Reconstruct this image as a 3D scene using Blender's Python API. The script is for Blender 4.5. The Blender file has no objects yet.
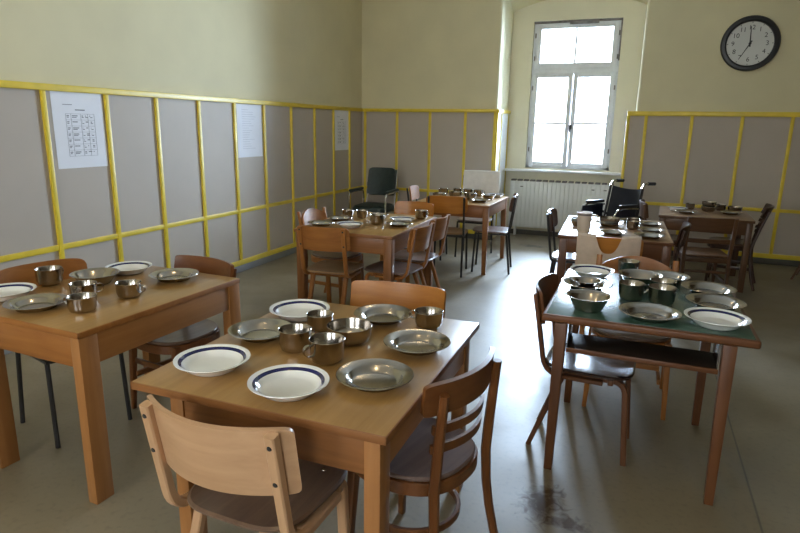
import bpy, bmesh, math, random
from mathutils import Vector, Matrix
PI = math.pi
R = math.radians
random.seed(7)
SC = bpy.context.scene
COL = SC.collection

# ------------------------------------------------------------------ camera
def make_camera():
    yaw, pit, roll = R(21.69), R(13.38), R(0.9456)
    f = Vector((-math.sin(yaw)*math.cos(pit), math.cos(yaw)*math.cos(pit), -math.sin(pit)))
    r = Vector((math.cos(yaw), math.sin(yaw), 0)); u = r.cross(f)
    r2 = math.cos(roll)*r + math.sin(roll)*u
    u2 = -math.sin(roll)*r + math.cos(roll)*u
    cam = bpy.data.cameras.new('camera'); o = bpy.data.objects.new('camera', cam); COL.objects.link(o)
    cam.sensor_width = 36; cam.lens = 588.4/800*36; cam.clip_start = .02
    m = Matrix((r2, u2, -f)).transposed().to_4x4(); m.translation = (0, 0, 1.54)
    o.matrix_world = m; SC.camera = o
make_camera()

# ------------------------------------------------------------------ light
W = bpy.data.worlds.new('sky'); SC.world = W; W.use_nodes = True
bg = W.node_tree.nodes['Background']
bg.inputs['Color'].default_value = (.86, .93, 1, 1); bg.inputs['Strength'].default_value = 9.0
SC.view_settings.view_transform = 'Standard'; SC.view_settings.look = 'None'
SC.view_settings.gamma = 1; SC.view_settings.use_curve_mapping = False
SC.view_settings.exposure = 0.14

def area(name, loc, rot, sx, sy, power, color):
    l = bpy.data.lights.new(name, 'AREA'); l.shape = 'RECTANGLE'; l.size = sx; l.size_y = sy
    l.energy = power; l.color = color
    o = bpy.data.objects.new(name, l); COL.objects.link(o); o.location = loc; o.rotation_euler = rot
    return o
# daylight entering through the niche window and through the two windows behind the camera
area('daylight', (-.965, 9.06, 2.05), (R(-90), 0, 0), 1.3, 2.1, 830, (.57, .76, 1))
area('rear_daylight', (-2.3, -2.5, 1.95), (R(90), 0, 0), 1.2, 1.9, 10, (1, .87, .66))
area('rear_daylight', (.1, -2.5, 1.95), (R(90), 0, 0), 1.2, 1.9, 5, (1, .87, .66))
for x, y in ((-1.9, 2.0), (-1.9, 5.2), (-.6, .9)):
    l = bpy.data.lights.new('ceiling_bulb', 'POINT'); l.energy = 9 if y < 4 else 6; l.color = (1, .76, .42); l.shadow_soft_size = .07
    o = bpy.data.objects.new('ceiling_bulb', l); COL.objects.link(o); o.location = (x, y, 3.35)

# ------------------------------------------------------------------ materials
def nt(name):
    m = bpy.data.materials.new(name); m.use_nodes = True
    n = m.node_tree.nodes; return m, n, m.node_tree.links, n['Principled BSDF']
def c4(c): return (c[0], c[1], c[2], 1)
def plain(name, col, rough=.5, metal=0, coat=0, var=.12, scale=6, bump=0, spec=.5, coords='Object'):
    m, n, L, p = nt(name)
    p.inputs['Roughness'].default_value = rough; p.inputs['Metallic'].default_value = metal
    p.inputs['Coat Weight'].default_value = coat; p.inputs['Coat Roughness'].default_value = .15
    p.inputs['Specular IOR Level'].default_value = spec
    tc = n.new('ShaderNodeTexCoord'); nz = n.new('ShaderNodeTexNoise')
    nz.inputs['Scale'].default_value = scale; nz.inputs['Detail'].default_value = 5
    L.new(tc.outputs[coords], nz.inputs['Vector'])
    rp = n.new('ShaderNodeValToRGB'); L.new(nz.outputs['Fac'], rp.inputs['Fac'])
    rp.color_ramp.elements[0].position = .3; rp.color_ramp.elements[1].position = .7
    rp.color_ramp.elements[0].color = c4([x*(1-var) for x in col])
    rp.color_ramp.elements[1].color = c4([min(1, x*(1+var)) for x in col])
    L.new(rp.outputs['Color'], p.inputs['Base Color'])
    if bump:
        b = n.new('ShaderNodeBump'); b.inputs['Strength'].default_value = bump; b.inputs['Distance'].default_value = .01
        L.new(nz.outputs['Fac'], b.inputs['Height']); L.new(b.outputs['Normal'], p.inputs['Normal'])
    return m
def wood(name, c1, c2, rough=.35, axis='x', scale=1, coat=.25, coatr=.2):
    m, n, L, p = nt(name)
    p.inputs['Roughness'].default_value = rough; p.inputs['Specular IOR Level'].default_value = .32
    p.inputs['Coat Weight'].default_value = coat; p.inputs['Coat Roughness'].default_value = coatr
    tc = n.new('ShaderNodeTexCoord'); mp = n.new('ShaderNodeMapping')
    s = {'x': (1.6, 26, 26), 'y': (26, 1.6, 26), 'z': (26, 26, 1.6)}[axis]
    mp.inputs['Scale'].default_value = [q*scale for q in s]
    L.new(tc.outputs['Object'], mp.inputs['Vector'])
    nz = n.new('ShaderNodeTexNoise'); nz.inputs['Scale'].default_value = 1.0
    nz.inputs['Detail'].default_value = 6; nz.inputs['Roughness'].default_value = .6; nz.inputs['Distortion'].default_value = .6
    L.new(mp.outputs['Vector'], nz.inputs['Vector'])
    nz2 = n.new('ShaderNodeTexNoise'); nz2.inputs['Scale'].default_value = 5*scale; nz2.inputs['Detail'].default_value = 3
    L.new(tc.outputs['Object'], nz2.inputs['Vector'])
    mx = n.new('ShaderNodeMath'); mx.operation = 'MULTIPLY_ADD'; mx.inputs[1].default_value = .35
    L.new(nz2.outputs['Fac'], mx.inputs[0]); 
    m2 = n.new('ShaderNodeMath'); m2.operation = 'MULTIPLY'; m2.inputs[1].default_value = .65
    L.new(nz.outputs['Fac'], m2.inputs[0]); L.new(m2.outputs[0], mx.inputs[2])
    rp = n.new('ShaderNodeValToRGB'); L.new(mx.outputs[0], rp.inputs['Fac'])
    rp.color_ramp.elements[0].position = .36; rp.color_ramp.elements[1].position = .64
    rp.color_ramp.elements[0].color = c4(c1); rp.color_ramp.elements[1].color = c4(c2)
    L.new(rp.outputs['Color'], p.inputs['Base Color'])
    b = n.new('ShaderNodeBump'); b.inputs['Strength'].default_value = .06; b.inputs['Distance'].default_value = .004
    L.new(nz.outputs['Fac'], b.inputs['Height']); L.new(b.outputs['Normal'], p.inputs['Normal'])
    return m
def wood3(name, c1, c2, **k):
    return {a: wood(name+'_'+a, c1, c2, axis=a, **k) for a in 'xyz'}

M = {}
M['cream'] = plain('cream_plaster', (.65, .585, .37), .8, var=.04, scale=2.5, bump=.05)
M['niche'] = plain('niche_plaster', (.75, .70, .53), .75, var=.04, scale=2.5, bump=.05)
M['brownwall'] = plain('unseen_wall_brown', (.14, .10, .06), .6, var=.1)  # unseen right wall, made dark brown so it bounces less light back
M['board'] = plain('greige_board', (.45, .385, .315), .6, var=.03, scale=3)
M['yellow'] = plain('yellow_paint', (.72, .53, .035), .4, var=.08, scale=9)
M['ceil'] = plain('white_ceiling', (.58, .56, .48), .9, var=.03)
M['greybase'] = plain('grey_skirting', (.22, .22, .22), .5)
M['darkbase'] = plain('dark_skirting', (.07, .065, .05), .5)
M['white'] = plain('white_paint', (.78, .78, .76), .4, var=.03)
M['frame'] = plain('window_paint', (.72, .74, .77), .45, var=.06, scale=8)
M['weather'] = plain('weathered_strip', (.18, .16, .15), .7, var=.4, scale=14)
M['radiator'] = plain('radiator_enamel', (.70, .70, .66), .35, var=.03)
M['paper'] = plain('white_paper', (.80, .80, .84), .7, var=.02)
M['ink'] = plain('grey_ink', (.16, .16, .18), .8)
M['faint'] = plain('faint_ink', (.50, .50, .55), .8)
M['black'] = plain('black_plastic', (.012, .012, .013), .35)
M['blackmetal'] = plain('black_steel', (.018, .017, .018), .4)
M['clockface'] = plain('clock_face', (.62, .62, .58), .5, var=.02)
M['steel'] = plain('brushed_steel', (.43, .395, .36), .18, metal=1, var=.10, scale=14)
M['chrome'] = plain('chrome', (.72, .72, .72), .12, metal=1, var=.03)
M['china'] = plain('white_china', (.80, .80, .78), .12, var=.02, coat=.4)
M['blue'] = plain('cobalt_glaze', (.010, .012, .085), .12, coat=.4)
M['greenup'] = plain('dark_green_vinyl', (.018, .032, .03), .45, var=.2, scale=20)
M['navy'] = plain('navy_nylon', (.007, .009, .018), .5, var=.25, scale=20)
M['rubber'] = plain('black_rubber', (.015, .015, .015), .7)
M['cloth'] = plain('white_cloth', (.72, .70, .66), .85, var=.06, scale=18, bump=.15)
M['beigecloth'] = plain('beige_cloth', (.58, .46, .36), .85, var=.08, scale=18, bump=.15)
M['tub'] = plain('beige_plastic', (.62, .53, .44), .4, var=.03)
M['seatgrey'] = wood('seat_ply', (.115, .068, .046), (.19, .115, .075), rough=.3, axis='y', coat=.3)
M['seatpale'] = wood('pale_seat_ply', (.26, .15, .075), (.38, .23, .12), rough=.32, axis='x', coat=.3)
M['seatdark'] = wood('dark_seat_ply', (.035, .02, .015), (.065, .038, .027), rough=.2, axis='y', coat=.4)
M['seatmauve'] = wood('worn_seat_ply', (.12, .075, .062), (.20, .135, .112), rough=.28, axis='x', coat=.35)
TOP = wood('oak_laminate', (.30, .16, .046), (.40, .225, .074), rough=.3, axis='y', coat=.3, coatr=.22)
BEECH = wood3('beech_frame', (.285, .118, .034), (.375, .165, .052), rough=.38, coat=.15)
MIDW = wood3('brown_frame', (.19, .072, .021), (.28, .115, .036), rough=.45, coat=.1)
PALE = wood3('pale_beech', (.45, .26, .135), (.56, .34, .19), rough=.38, scale=.8, coat=.15)
ORANGE = wood3('orange_beech', (.36, .130, .020), (.47, .19, .032), rough=.36, coat=.22)
CHEST = wood3('chestnut_beech', (.115, .038, .011), (.185, .068, .02), rough=.33, coat=.25)
HONEY = wood3('honey_beech', (.25, .09, .02), (.35, .14, .034), rough=.45, coat=.08)
RED = wood3('red_brown_beech', (.09, .033, .012), (.145, .055, .020), rough=.42, coat=.1)
WTOP = wood('brown_top', (.20, .12, .06), (.28, .17, .09), rough=.28, axis='x')
DARK = wood3('dark_walnut', (.035, .015, .009), (.065, .028, .016), rough=.3)
WALN = wood3('brown_walnut', (.075, .032, .013), (.115, .053, .022), rough=.42, coat=.1)
LINO = plain('green_linoleum', (.05, .10, .072), .26, var=.15, scale=12, coat=.3)
SHELFD = plain('dark_shelf', (.022, .014, .010), .5)

def floor_mat():
    m, n, L, p = nt('worn_floor')
    tc = n.new('ShaderNodeTexCoord')
    def noise(s, d=5, dist=0):
        z = n.new('ShaderNodeTexNoise'); z.inputs['Scale'].default_value = s; z.inputs['Detail'].default_value = d
        z.inputs['Distortion'].default_value = dist; L.new(tc.outputs['Object'], z.inputs['Vector']); return z
    a = noise(1.3, 6); r = n.new('ShaderNodeValToRGB'); L.new(a.outputs['Fac'], r.inputs['Fac'])
    r.color_ramp.elements[0].position = .35; r.color_ramp.elements[1].position = .68
    r.color_ramp.elements[0].color = (.165, .130, .078, 1); r.color_ramp.elements[1].color = (.24, .195, .125, 1)
    col = r.outputs['Color']
    fine = noise(38, 3)
    def mix(fac, c, colr):
        x = n.new('ShaderNodeMix'); x.data_type = 'RGBA'
        L.new(fac, x.inputs[0]); L.new(c, x.inputs[6]); x.inputs[7].default_value = colr; return x.outputs[2]
    def ramp(src, a, b, lo=0, hi=1):
        q = n.new('ShaderNodeMapRange'); q.inputs[1].default_value = a; q.inputs[2].default_value = b
        q.inputs[3].default_value = lo; q.inputs[4].default_value = hi; L.new(src, q.inputs[0]); return q.outputs[0]
    col = mix(ramp(fine.outputs['Fac'], .52, .75, 0, .35), col, (.10, .08, .05, 1))
    # brown spill stains of their own shape
    wob = noise(17, 7, 1.5); masks = []
    def blob(cx, cy, rx, ry, c, amt, col):
        mp = n.new('ShaderNodeMapping'); mp.vector_type = 'POINT'
        mp.inputs['Location'].default_value = (-cx/rx, -cy/ry, 0); mp.inputs['Scale'].default_value = (1/rx, 1/ry, 0)
        L.new(tc.outputs['Object'], mp.inputs['Vector'])
        ln = n.new('ShaderNodeVectorMath'); ln.operation = 'LENGTH'; L.new(mp.outputs[0], ln.inputs[0])
        ad = n.new('ShaderNodeMath'); ad.operation = 'MULTIPLY_ADD'; ad.inputs[1].default_value = 2.4
        L.new(wob.outputs['Fac'], ad.inputs[0]); L.new(ln.outputs['Value'], ad.inputs[2])
        fac = ramp(ad.outputs[0], 2.3, 1.55, 0, amt); masks.append(fac)
        return mix(fac, col, c)
    col = blob(-.235, 2.27, .10, .14, (.06, .030, .010, 1), .95, col)
    col = blob(-.12, 2.17, .09, .05, (.06, .030, .010, 1), .9, col)
    col = blob(-1.22, 7.9, .18, .10, (.05, .05, .05, 1), .85, col)
    # one joint running away from the camera
    sp = n.new('ShaderNodeSeparateXYZ'); L.new(tc.outputs['Object'], sp.inputs[0])
    for X in (.6,):
        s = n.new('ShaderNodeMath'); s.operation = 'SUBTRACT'; s.inputs[1].default_value = X; L.new(sp.outputs['X'], s.inputs[0])
        ab = n.new('ShaderNodeMath'); ab.operation = 'ABSOLUTE'; L.new(s.outputs[0], ab.inputs[0])
        col = mix(ramp(ab.outputs[0], .006, .002, 0, .75), col, (.05, .045, .035, 1))
    L.new(col, p.inputs['Base Color'])
    sc = noise(4, 8, .3)
    L.new(ramp(sc.outputs['Fac'], .3, .75, .38, .50), p.inputs['Roughness'])
    b = n.new('ShaderNodeBump'); b.inputs['Strength'].default_value = .05; b.inputs['Distance'].default_value = .01
    L.new(sc.outputs['Fac'], b.inputs['Height']); L.new(b.outputs['Normal'], p.inputs['Normal'])
    sm = masks[0]
    for q in masks[1:]:
        mx = n.new('ShaderNodeMath'); mx.operation = 'MAXIMUM'; L.new(sm, mx.inputs[0]); L.new(q, mx.inputs[1]); sm = mx.outputs[0]
    L.new(ramp(sm, 0, 1, .85, .25), p.inputs['Specular IOR Level'])
    return m
def glass_mat():
    m = bpy.data.materials.new('window_glass'); m.use_nodes = True
    n = m.node_tree.nodes; L = m.node_tree.links; n.clear()
    o = n.new('ShaderNodeOutputMaterial'); t = n.new('ShaderNodeBsdfTransparent'); g = n.new('ShaderNodeBsdfGlossy')
    g.inputs['Roughness'].default_value = .02; f = n.new('ShaderNodeFresnel'); f.inputs['IOR'].default_value = 1.45
    mx = n.new('ShaderNodeMixShader'); L.new(f.outputs[0], mx.inputs[0]); L.new(t.outputs[0], mx.inputs[1]); L.new(g.outputs[0], mx.inputs[2])
    L.new(mx.outputs[0], o.inputs[0]); return m
M['floor'] = floor_mat(); M['glass'] = glass_mat()

# ------------------------------------------------------------------ mesh helpers
class MB:
    def __init__(s): s.bm = bmesh.new(); s.mi = 0
    def _tag(s, faces):
        for f in faces: f.material_index = s.mi
    def box(s, x0, x1, y0, y1, z0, z1, bev=0, seg=2, mat=None):
        r = bmesh.ops.create_cube(s.bm, size=1)
        vs = r['verts']
        for v in vs:
            v.co = Vector(((x0+x1)/2 + v.co.x*(x1-x0), (y0+y1)/2 + v.co.y*(y1-y0), (z0+z1)/2 + v.co.z*(z1-z0)))
        if bev:
            es = list({e for v in vs for e in v.link_edges})
            rr = bmesh.ops.bevel(s.bm, geom=es, offset=bev, segments=seg, affect='EDGES', profile=.5)
            vs = list({v for f in rr['faces'] for v in f.verts} | {v for v in vs if v.is_valid})
        s._tag({f for v in vs for f in v.link_faces})
        if mat is not None: bmesh.ops.transform(s.bm, matrix=mat, verts=vs)
        return vs
    def taper(s, cx, cy, z0, z1, b, t, bev=.003):
        """square leg, half sizes b=(x,y) at the foot and t at the top; optional 3rd/4th = centre shift at the foot"""
        vs = s.box(-1, 1, -1, 1, z0, z1)
        for v in vs:
            k = (v.co.z-z0)/(z1-z0)
            hx = b[0]+(t[0]-b[0])*k; hy = b[1]+(t[1]-b[1])*k
            ox = b[2]*(1-k) if len(b) > 2 else 0; oy = b[3]*(1-k) if len(b) > 3 else 0
            v.co.x = cx+ox+v.co.x*hx; v.co.y = cy+oy+v.co.y*hy
        es = list({e for v in vs for e in v.link_edges})
        bmesh.ops.bevel(s.bm, geom=es, offset=bev, segments=2, affect='EDGES', profile=.5)
    def rings(s, rings, closed=False, cap=True):
        n = len(rings[0]); V = [[s.bm.verts.new(p) for p in r] for r in rings]; fs = []
        m = len(V)
        for i in range(m if closed else m-1):
            a, b = V[i], V[(i+1) % m]
            for j in range(n):
                fs.append(s.bm.faces.new((a[j], a[(j+1) % n], b[(j+1) % n], b[j])))
        if cap and not closed:
            fs.append(s.bm.faces.new(V[0][::-1])); fs.append(s.bm.faces.new(V[-1]))
        s._tag(fs)
    def tube(s, pts, r, n=10, closed=False):
        pts = [Vector(p) for p in pts]; m = len(pts); prev = None; rg = []
        for i, p in enumerate(pts):
            if closed: t = pts[(i+1) % m]-pts[i-1]
            else: t = pts[min(i+1, m-1)]-pts[max(i-1, 0)]
            t.normalize()
            if prev is None: a = t.orthogonal().normalized()
            else: a = (prev - t*prev.dot(t)).normalized()
            prev = a; b = t.cross(a); rr = r[i] if isinstance(r, (list, tuple)) else r
            rg.append([p+rr*(math.cos(2*PI*j/n)*a+math.sin(2*PI*j/n)*b) for j in range(n)])
        s.rings(rg, closed)
    def sweep(s, pts, w, h, side, closed=False, ch=.15):
        """rounded rectangle swept: w across `side`, h across the other normal"""
        pts = [Vector(p) for p in pts]; side = Vector(side).normalized(); m = len(pts); rg = []
        for i, p in enumerate(pts):
            if closed: t = pts[(i+1) % m]-pts[i-1]
            else: t = pts[min(i+1, m-1)]-pts[max(i-1, 0)]
            t.normalize(); sd = (side-t*side.dot(t)).normalized(); nn = t.cross(sd)
            ww = w[i] if isinstance(w, (list, tuple)) else w; hh = h[i] if isinstance(h, (list, tuple)) else h
            c = ch*min(ww, hh); ring = []
            for sx, sy in ((1, 1), (-1, 1), (-1, -1), (1, -1)):
                q = [(sx*(ww/2), sy*(hh/2-c)), (sx*(ww/2-c), sy*(hh/2))]
                if sx*sy < 0: q.reverse()
                ring += [p+sd*a+nn*b for a, b in q]
            rg.append(ring)
        s.rings(rg, closed)
    def lathe(s, prof, n=40, c=(0, 0, 0), mats=None):
        V = []; cx, cy, cz = c
        for r, z in prof:
            if r < 1e-6: V.append([s.bm.verts.new((cx, cy, cz+z))])
            else: V.append([s.bm.verts.new((cx+r*math.cos(2*PI*j/n), cy+r*math.sin(2*PI*j/n), cz+z)) for j in range(n)])
        for i in range(len(V)-1):
            a, b = V[i], V[i+1]; mi = mats[i] if mats else s.mi
            for j in range(n):
                k = (j+1) % n
                if len(a) == 1 and len(b) == 1: continue
                if len(a) == 1: f = s.bm.faces.new((a[0], b[k], b[j]))
                elif len(b) == 1: f = s.bm.faces.new((a[j], a[k], b[0]))
                else: f = s.bm.faces.new((a[j], a[k], b[k], b[j]))
                f.material_index = mi
    def sheet(s, fn, us, vs, t):
        """curved panel of thickness t; fn(u,v) -> middle point"""
        e = 1e-3
        def nrm(u, v):
            a = Vector(fn(u+e, v))-Vector(fn(u-e, v)); b = Vector(fn(u, v+e))-Vector(fn(u, v-e))
            return a.cross(b).normalized()
        A = []; B = []
        for u in us:
            ra = []; rb = []
            for v in vs:
                p = Vector(fn(u, v)); q = nrm(u, v)*t/2
                ra.append(s.bm.verts.new(p+q)); rb.append(s.bm.verts.new(p-q))
            A.append(ra); B.append(rb)
        fs = []; nu, nv = len(us), len(vs)
        for i in range(nu-1):
            for j in range(nv-1):
                fs.append(s.bm.faces.new((A[i][j], A[i+1][j], A[i+1][j+1], A[i][j+1])))
                fs.append(s.bm.faces.new((B[i][j], B[i][j+1], B[i+1][j+1], B[i+1][j])))
        for i in range(nu-1):
            fs.append(s.bm.faces.new((A[i][0], B[i][0], B[i+1][0], A[i+1][0])))
            fs.append(s.bm.faces.new((A[i][-1], A[i+1][-1], B[i+1][-1], B[i][-1])))
        for j in range(nv-1):
            fs.append(s.bm.faces.new((A[0][j], A[0][j+1], B[0][j+1], B[0][j])))
            fs.append(s.bm.faces.new((A[-1][j], B[-1][j], B[-1][j+1], A[-1][j+1])))
        s._tag(fs)
    def disc(s, w, d, e, prof, n=48, taper=0, c=(0, 0)):
        """superellipse slab, prof = [(scale, z)] from top centre to bottom centre"""
        V = []
        for k, z in prof:
            if k < 1e-6: V.append([s.bm.verts.new((c[0], c[1], z))]); continue
            ring = []
            for j in range(n):
                a = 2*PI*j/n; x = w/2*math.copysign(abs(math.cos(a))**(2/e), math.cos(a))*k
                y = d/2*math.copysign(abs(math.sin(a))**(2/e), math.sin(a))*k
                x *= 1+taper*y/d*2
                ring.append(s.bm.verts.new((c[0]+x, c[1]+y, z)))
            V.append(ring)
        for i in range(len(V)-1):
            a, b = V[i], V[i+1]
            for j in range(n):
                k = (j+1) % n
                if len(a) == 1: s.bm.faces.new((a[0], b[j], b[k]))
                elif len(b) == 1: s.bm.faces.new((a[k], a[j], b[0]))
                else: s.bm.faces.new((a[j], b[j], b[k], a[k]))
    def prism(s, pts, z0, z1):
        """closed 2D outline in XY extruded along Z"""
        s.rings([[(x, y, z0) for x, y in pts], [(x, y, z1) for x, y in pts]])
    def build(s, name, mat, parent=None, loc=None, ang=35):
        bmesh.ops.recalc_face_normals(s.bm, faces=s.bm.faces[:])
        me = bpy.data.meshes.new(name); s.bm.to_mesh(me); s.bm.free()
        for m in (mat if isinstance(mat, (list, tuple)) else [mat]): me.materials.append(m)
        for p in me.polygons: p.use_smooth = True
        me.set_sharp_from_angle(angle=R(ang))
        o = bpy.data.objects.new(name, me); COL.objects.link(o)
        if parent: o.parent = parent
        if loc: o.location = loc
        return o
def tag(o, label=None, cat=None, group=None, kind=None):
    if label: o['label'] = label
    if cat: o['category'] = cat
    if group: o['group'] = group
    if kind: o['kind'] = kind
    return o
def thing(name, label, cat, loc=(0, 0, 0), rz=0, group=None):
    o = bpy.data.objects.new(name, None); COL.objects.link(o); o.empty_display_size = .1
    o.location = loc; o.rotation_euler = (0, 0, R(rz)); return tag(o, label, cat, group)
def dup(src, loc, rz, label, group=None):
    c = src.copy(); COL.objects.link(c); c.location = loc; c.rotation_euler = (0, 0, R(rz)); c['label'] = label
    if group: c['group'] = group
    for ch in list(src.children):
        d = ch.copy(); COL.objects.link(d); d.parent = c
        for g in list(ch.children):
            e = g.copy(); COL.objects.link(e); e.parent = d
    return c
def lin(a, b, n): return [a+(b-a)*i/(n-1) for i in range(n)]
def structure(o): return tag(o, kind='structure')

# ------------------------------------------------------------------ room shell
XL, XR, YB, YN, YR, ZC = -3.85, 3.3, 8.06, 8.77, -2.3, 3.85
NL, NR = -1.84, -.10
b = MB(); b.box(XL-.2, XR+.2, YR-.2, YN+.3, -.1, 0); structure(b.build('floor', M['floor']))
b = MB(); b.box(XL-.2, XR+.2, YR-.2, YB+.02, ZC, ZC+.1); structure(b.build('ceiling', M['ceil']))
b = MB(); b.box(XL-.2, XL, YR-.2, YN+.3, 0, ZC); wl = structure(b.build('wall_left', M['cream']))
b = MB(); b.box(XR, XR+.2, YR-.2, YN+.3, 0, ZC); structure(b.build('wall_right', M['brownwall']))
# rear wall with two window openings behind the camera
b = MB()
for x0, x1 in ((XL, -2.9), (-1.7, -.5), (.7, XR)): b.box(x0, x1, YR-.2, YR, 0, ZC)
for x0, x1 in ((-2.9, -1.7), (-.5, .7)):
    b.box(x0, x1, YR-.2, YR, 0, 1.0); b.box(x0, x1, YR-.2, YR, 2.9, ZC)
structure(b.build('wall_rear', M['cream']))
# far wall with the arched window niche
def arch(n=28, z0=3.05, rise=.30):
    w = (NR-NL)/2; cx = (NR+NL)/2; rad = (w*w+rise*rise)/(2*rise); cz = z0+rise-rad
    a0 = math.asin(w/rad)
    return [(cx+rad*math.sin(a), cz+rad*math.cos(a)) for a in lin(-a0, a0, n)]
b = MB(); rr = .035
def jamb(x, sgn):   # rounded plaster corner at the niche
    return [(x-sgn*rr+sgn*rr*math.sin(a), YB+rr-rr*math.cos(a)) for a in lin(0, PI/2, 7)]
b.prism([(XL, YN), (XL, YB)]+jamb(NL, 1)+[(NL, YN)], 0, 3.38)
b.prism([(XR, YN), (XR, YB)]+jamb(NR, -1)+[(NR, YN)], 0, 3.38)
A = arch(z0=3.38, rise=.2); A2 = arch(z0=3.12, rise=.17)
b.box(XL, NL, YB, YN, 3.38, ZC); b.box(NR, XR, YB, YN, 3.38, ZC)
for i in range(len(A)-1):
    (xa, za), (xb, zb), (xc, zc), (xd, zd) = A[i], A[i+1], A2[i], A2[i+1]
    b.rings([[(xa, YB, za), (xb, YB, zb), (xb, YB, ZC), (xa, YB, ZC)], [(xa, YN, zc), (xb, YN, zd), (xb, YN, ZC), (xa, YN, ZC)]])
structure(b.build('wall_back', M['cream'], ang=30))
WX0, WX1, WZ0, WZ1 = -1.545, -.385, .985, 2.985
b = MB()
b.box(XL, WX0, YN, YN+.3, 0, ZC); b.box(WX1, XR, YN, YN+.3, 0, ZC)
b.box(WX0, WX1, YN, YN+.3, 0, WZ0); b.box(WX0, WX1, YN, YN+.3, WZ1, ZC)
structure(b.build('wall_niche', M['niche']))
# window
b = MB(); fy0, fy1 = YN+.05, YN+.12
fw = .055
b.box(WX0, WX0+fw, fy0, fy1, WZ0, WZ1, .006); b.box(WX1-fw, WX1, fy0, fy1, WZ0, WZ1, .006)
b.box(WX0, WX1, fy0, fy1, WZ0, WZ0+.05, .006); b.box(WX0, WX1, fy0, fy1, WZ1-.05, WZ1, .006)
TZ = 2.33
b.box(WX0, WX1, fy0-.012, fy1, TZ-.045, TZ+.045, .008)
win = structure(b.build('window_1', M['frame']))
def sash(x0, x1, z0, z1, bar_h=None, bar_v=None, s=.062):
    b = MB(); ya, yb = fy0-.02, fy0+.03
    b.box(x0, x0+s, ya, yb, z0, z1, .006); b.box(x1-s, x1, ya, yb, z0, z1, .006)
    b.box(x0+s, x1-s, ya, yb, z0, z0+s, .006); b.box(x0+s, x1-s, ya, yb, z1-s, z1, .006)
    if bar_h: b.box(x0+s, x1-s, ya+.01, yb-.01, bar_h-.014, bar_h+.014)
    if bar_v: b.box(bar_v-.014, bar_v+.014, ya+.01, yb-.01, z0+s, z1-s)
    o = b.build('sash', M['frame'], win)
    g = MB(); g.box(x0+s-.004, x1-s+.004, fy0+.002, fy0+.007, z0+s-.004, z1-s+.004); g.build('pane', M['glass'], o)
    return o
cx = (WX0+WX1)/2
sash(WX0+.035, cx-.003, WZ0+.03, TZ-.03, bar_h=1.62)
sr = sash(cx+.003, WX1-.035, WZ0+.03, TZ-.03, bar_h=1.62)
sash(WX0+.035, WX1-.035, TZ+.03, WZ1-.03, bar_v=cx, s=.075)
b = MB(); b.box(cx-.006, cx+.03, fy0-.045, fy0-.02, 1.54, 1.60, .006); b.box(cx+.004, cx+.02, fy0-.07, fy0-.045, 1.50, 1.58, .004)
b.build('window_handle', M['blackmetal'], win)
for z in (1.25, 2.1, 2.5, 2.8):
    for x in (WX0+.03, WX1-.03):
        b = MB(); b.tube([(x, fy0-.022, z-.03), (x, fy0-.022, z+.03)], .009, 8); b.build('hinge', M['weather'], win)
b = MB(); b.box(WX0, WX1, fy0-.03, fy0, WZ1-.028, WZ1, .004); b.box(WX1-.02, WX1, fy0-.03, fy0, 2.45, WZ1, .004)
b.box(cx-.1, cx+.28, fy0-.05, fy0-.01, WZ1-.055, WZ1-.025, .008); b.build('weather_strip', M['weather'], win)
b = MB(); b.box(NL, NR-.1, YN-.13, YN, .935, .968, .006); structure(b.build('trim_1', M['white']))   # window sill
# wainscot boards and the yellow lattice
b = MB(); b.box(XL, XL+.012, YR, YB, .09, 1.77); b.build('panel_board', M['board'], wl)
PT = .012; BT = .026
ZT0, ZT1, ZM0, ZM1, ZB0, ZB1 = 1.742, 1.787, .628, .668, .075, .130
def lattice(name, axis, const, sgn, a0, a1, stops, w=.036, dz=0):
    """yellow frame on one wall. axis 'y' = runs along Y at X=const (left wall)"""
    def bar(u0, u1, z0, z1, extra=0):
        q = MB(); d0, d1 = sorted((const, const+sgn*(BT+extra)))
        if axis == 'y': q.box(d0, d1, u0, u1, z0, z1, .003)
        else: q.box(u0, u1, d0, d1, z0, z1, .003)
        return q
    top = bar(a0, a1, ZT0+1.6*dz, ZT1+dz, .014).build(name, M['yellow']); structure(top)
    bar(a0, a1, ZM0, ZM1).build('rail', M['yellow'], top); bar(a0, a1, ZB0, ZB1).build('rail', M['yellow'], top)
    for u in stops:
        bar(u-w/2, u+w/2, ZB1, ZT0, .003).build('batten', M['yellow'], top)
    return top
lattice('trim_2', 'y', XL, 1, YR, YB, [-1.80, -1.27, -.74, -.21, .32, .85, 1.38, 1.91, 2.44, 2.97, 3.495, 4.005, 4.53, 5.055, 5.565, 6.11, 6.65, 7.15, 7.625])
def board_back(x0, x1): q = MB(); q.box(x0, x1, YB-PT, YB, .09, 1.77); return q
wb = bpy.data.objects['wall_back']
board_back(XL, NL).build('panel_board', M['board'], wb)
board_back(NR-.1, XR).build('panel_board', M['board'], wb)
lattice('trim_3', 'x', YB, -1, XL, NL, [-3.785, -3.28, -2.782, -2.27, NL-.018])
lattice('trim_4', 'x', YB, -1, NR-.10, XR, [-.182, .023, .533, 1.064, 1.566, 2.1, 2.63, 3.16], dz=-.017)
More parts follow.
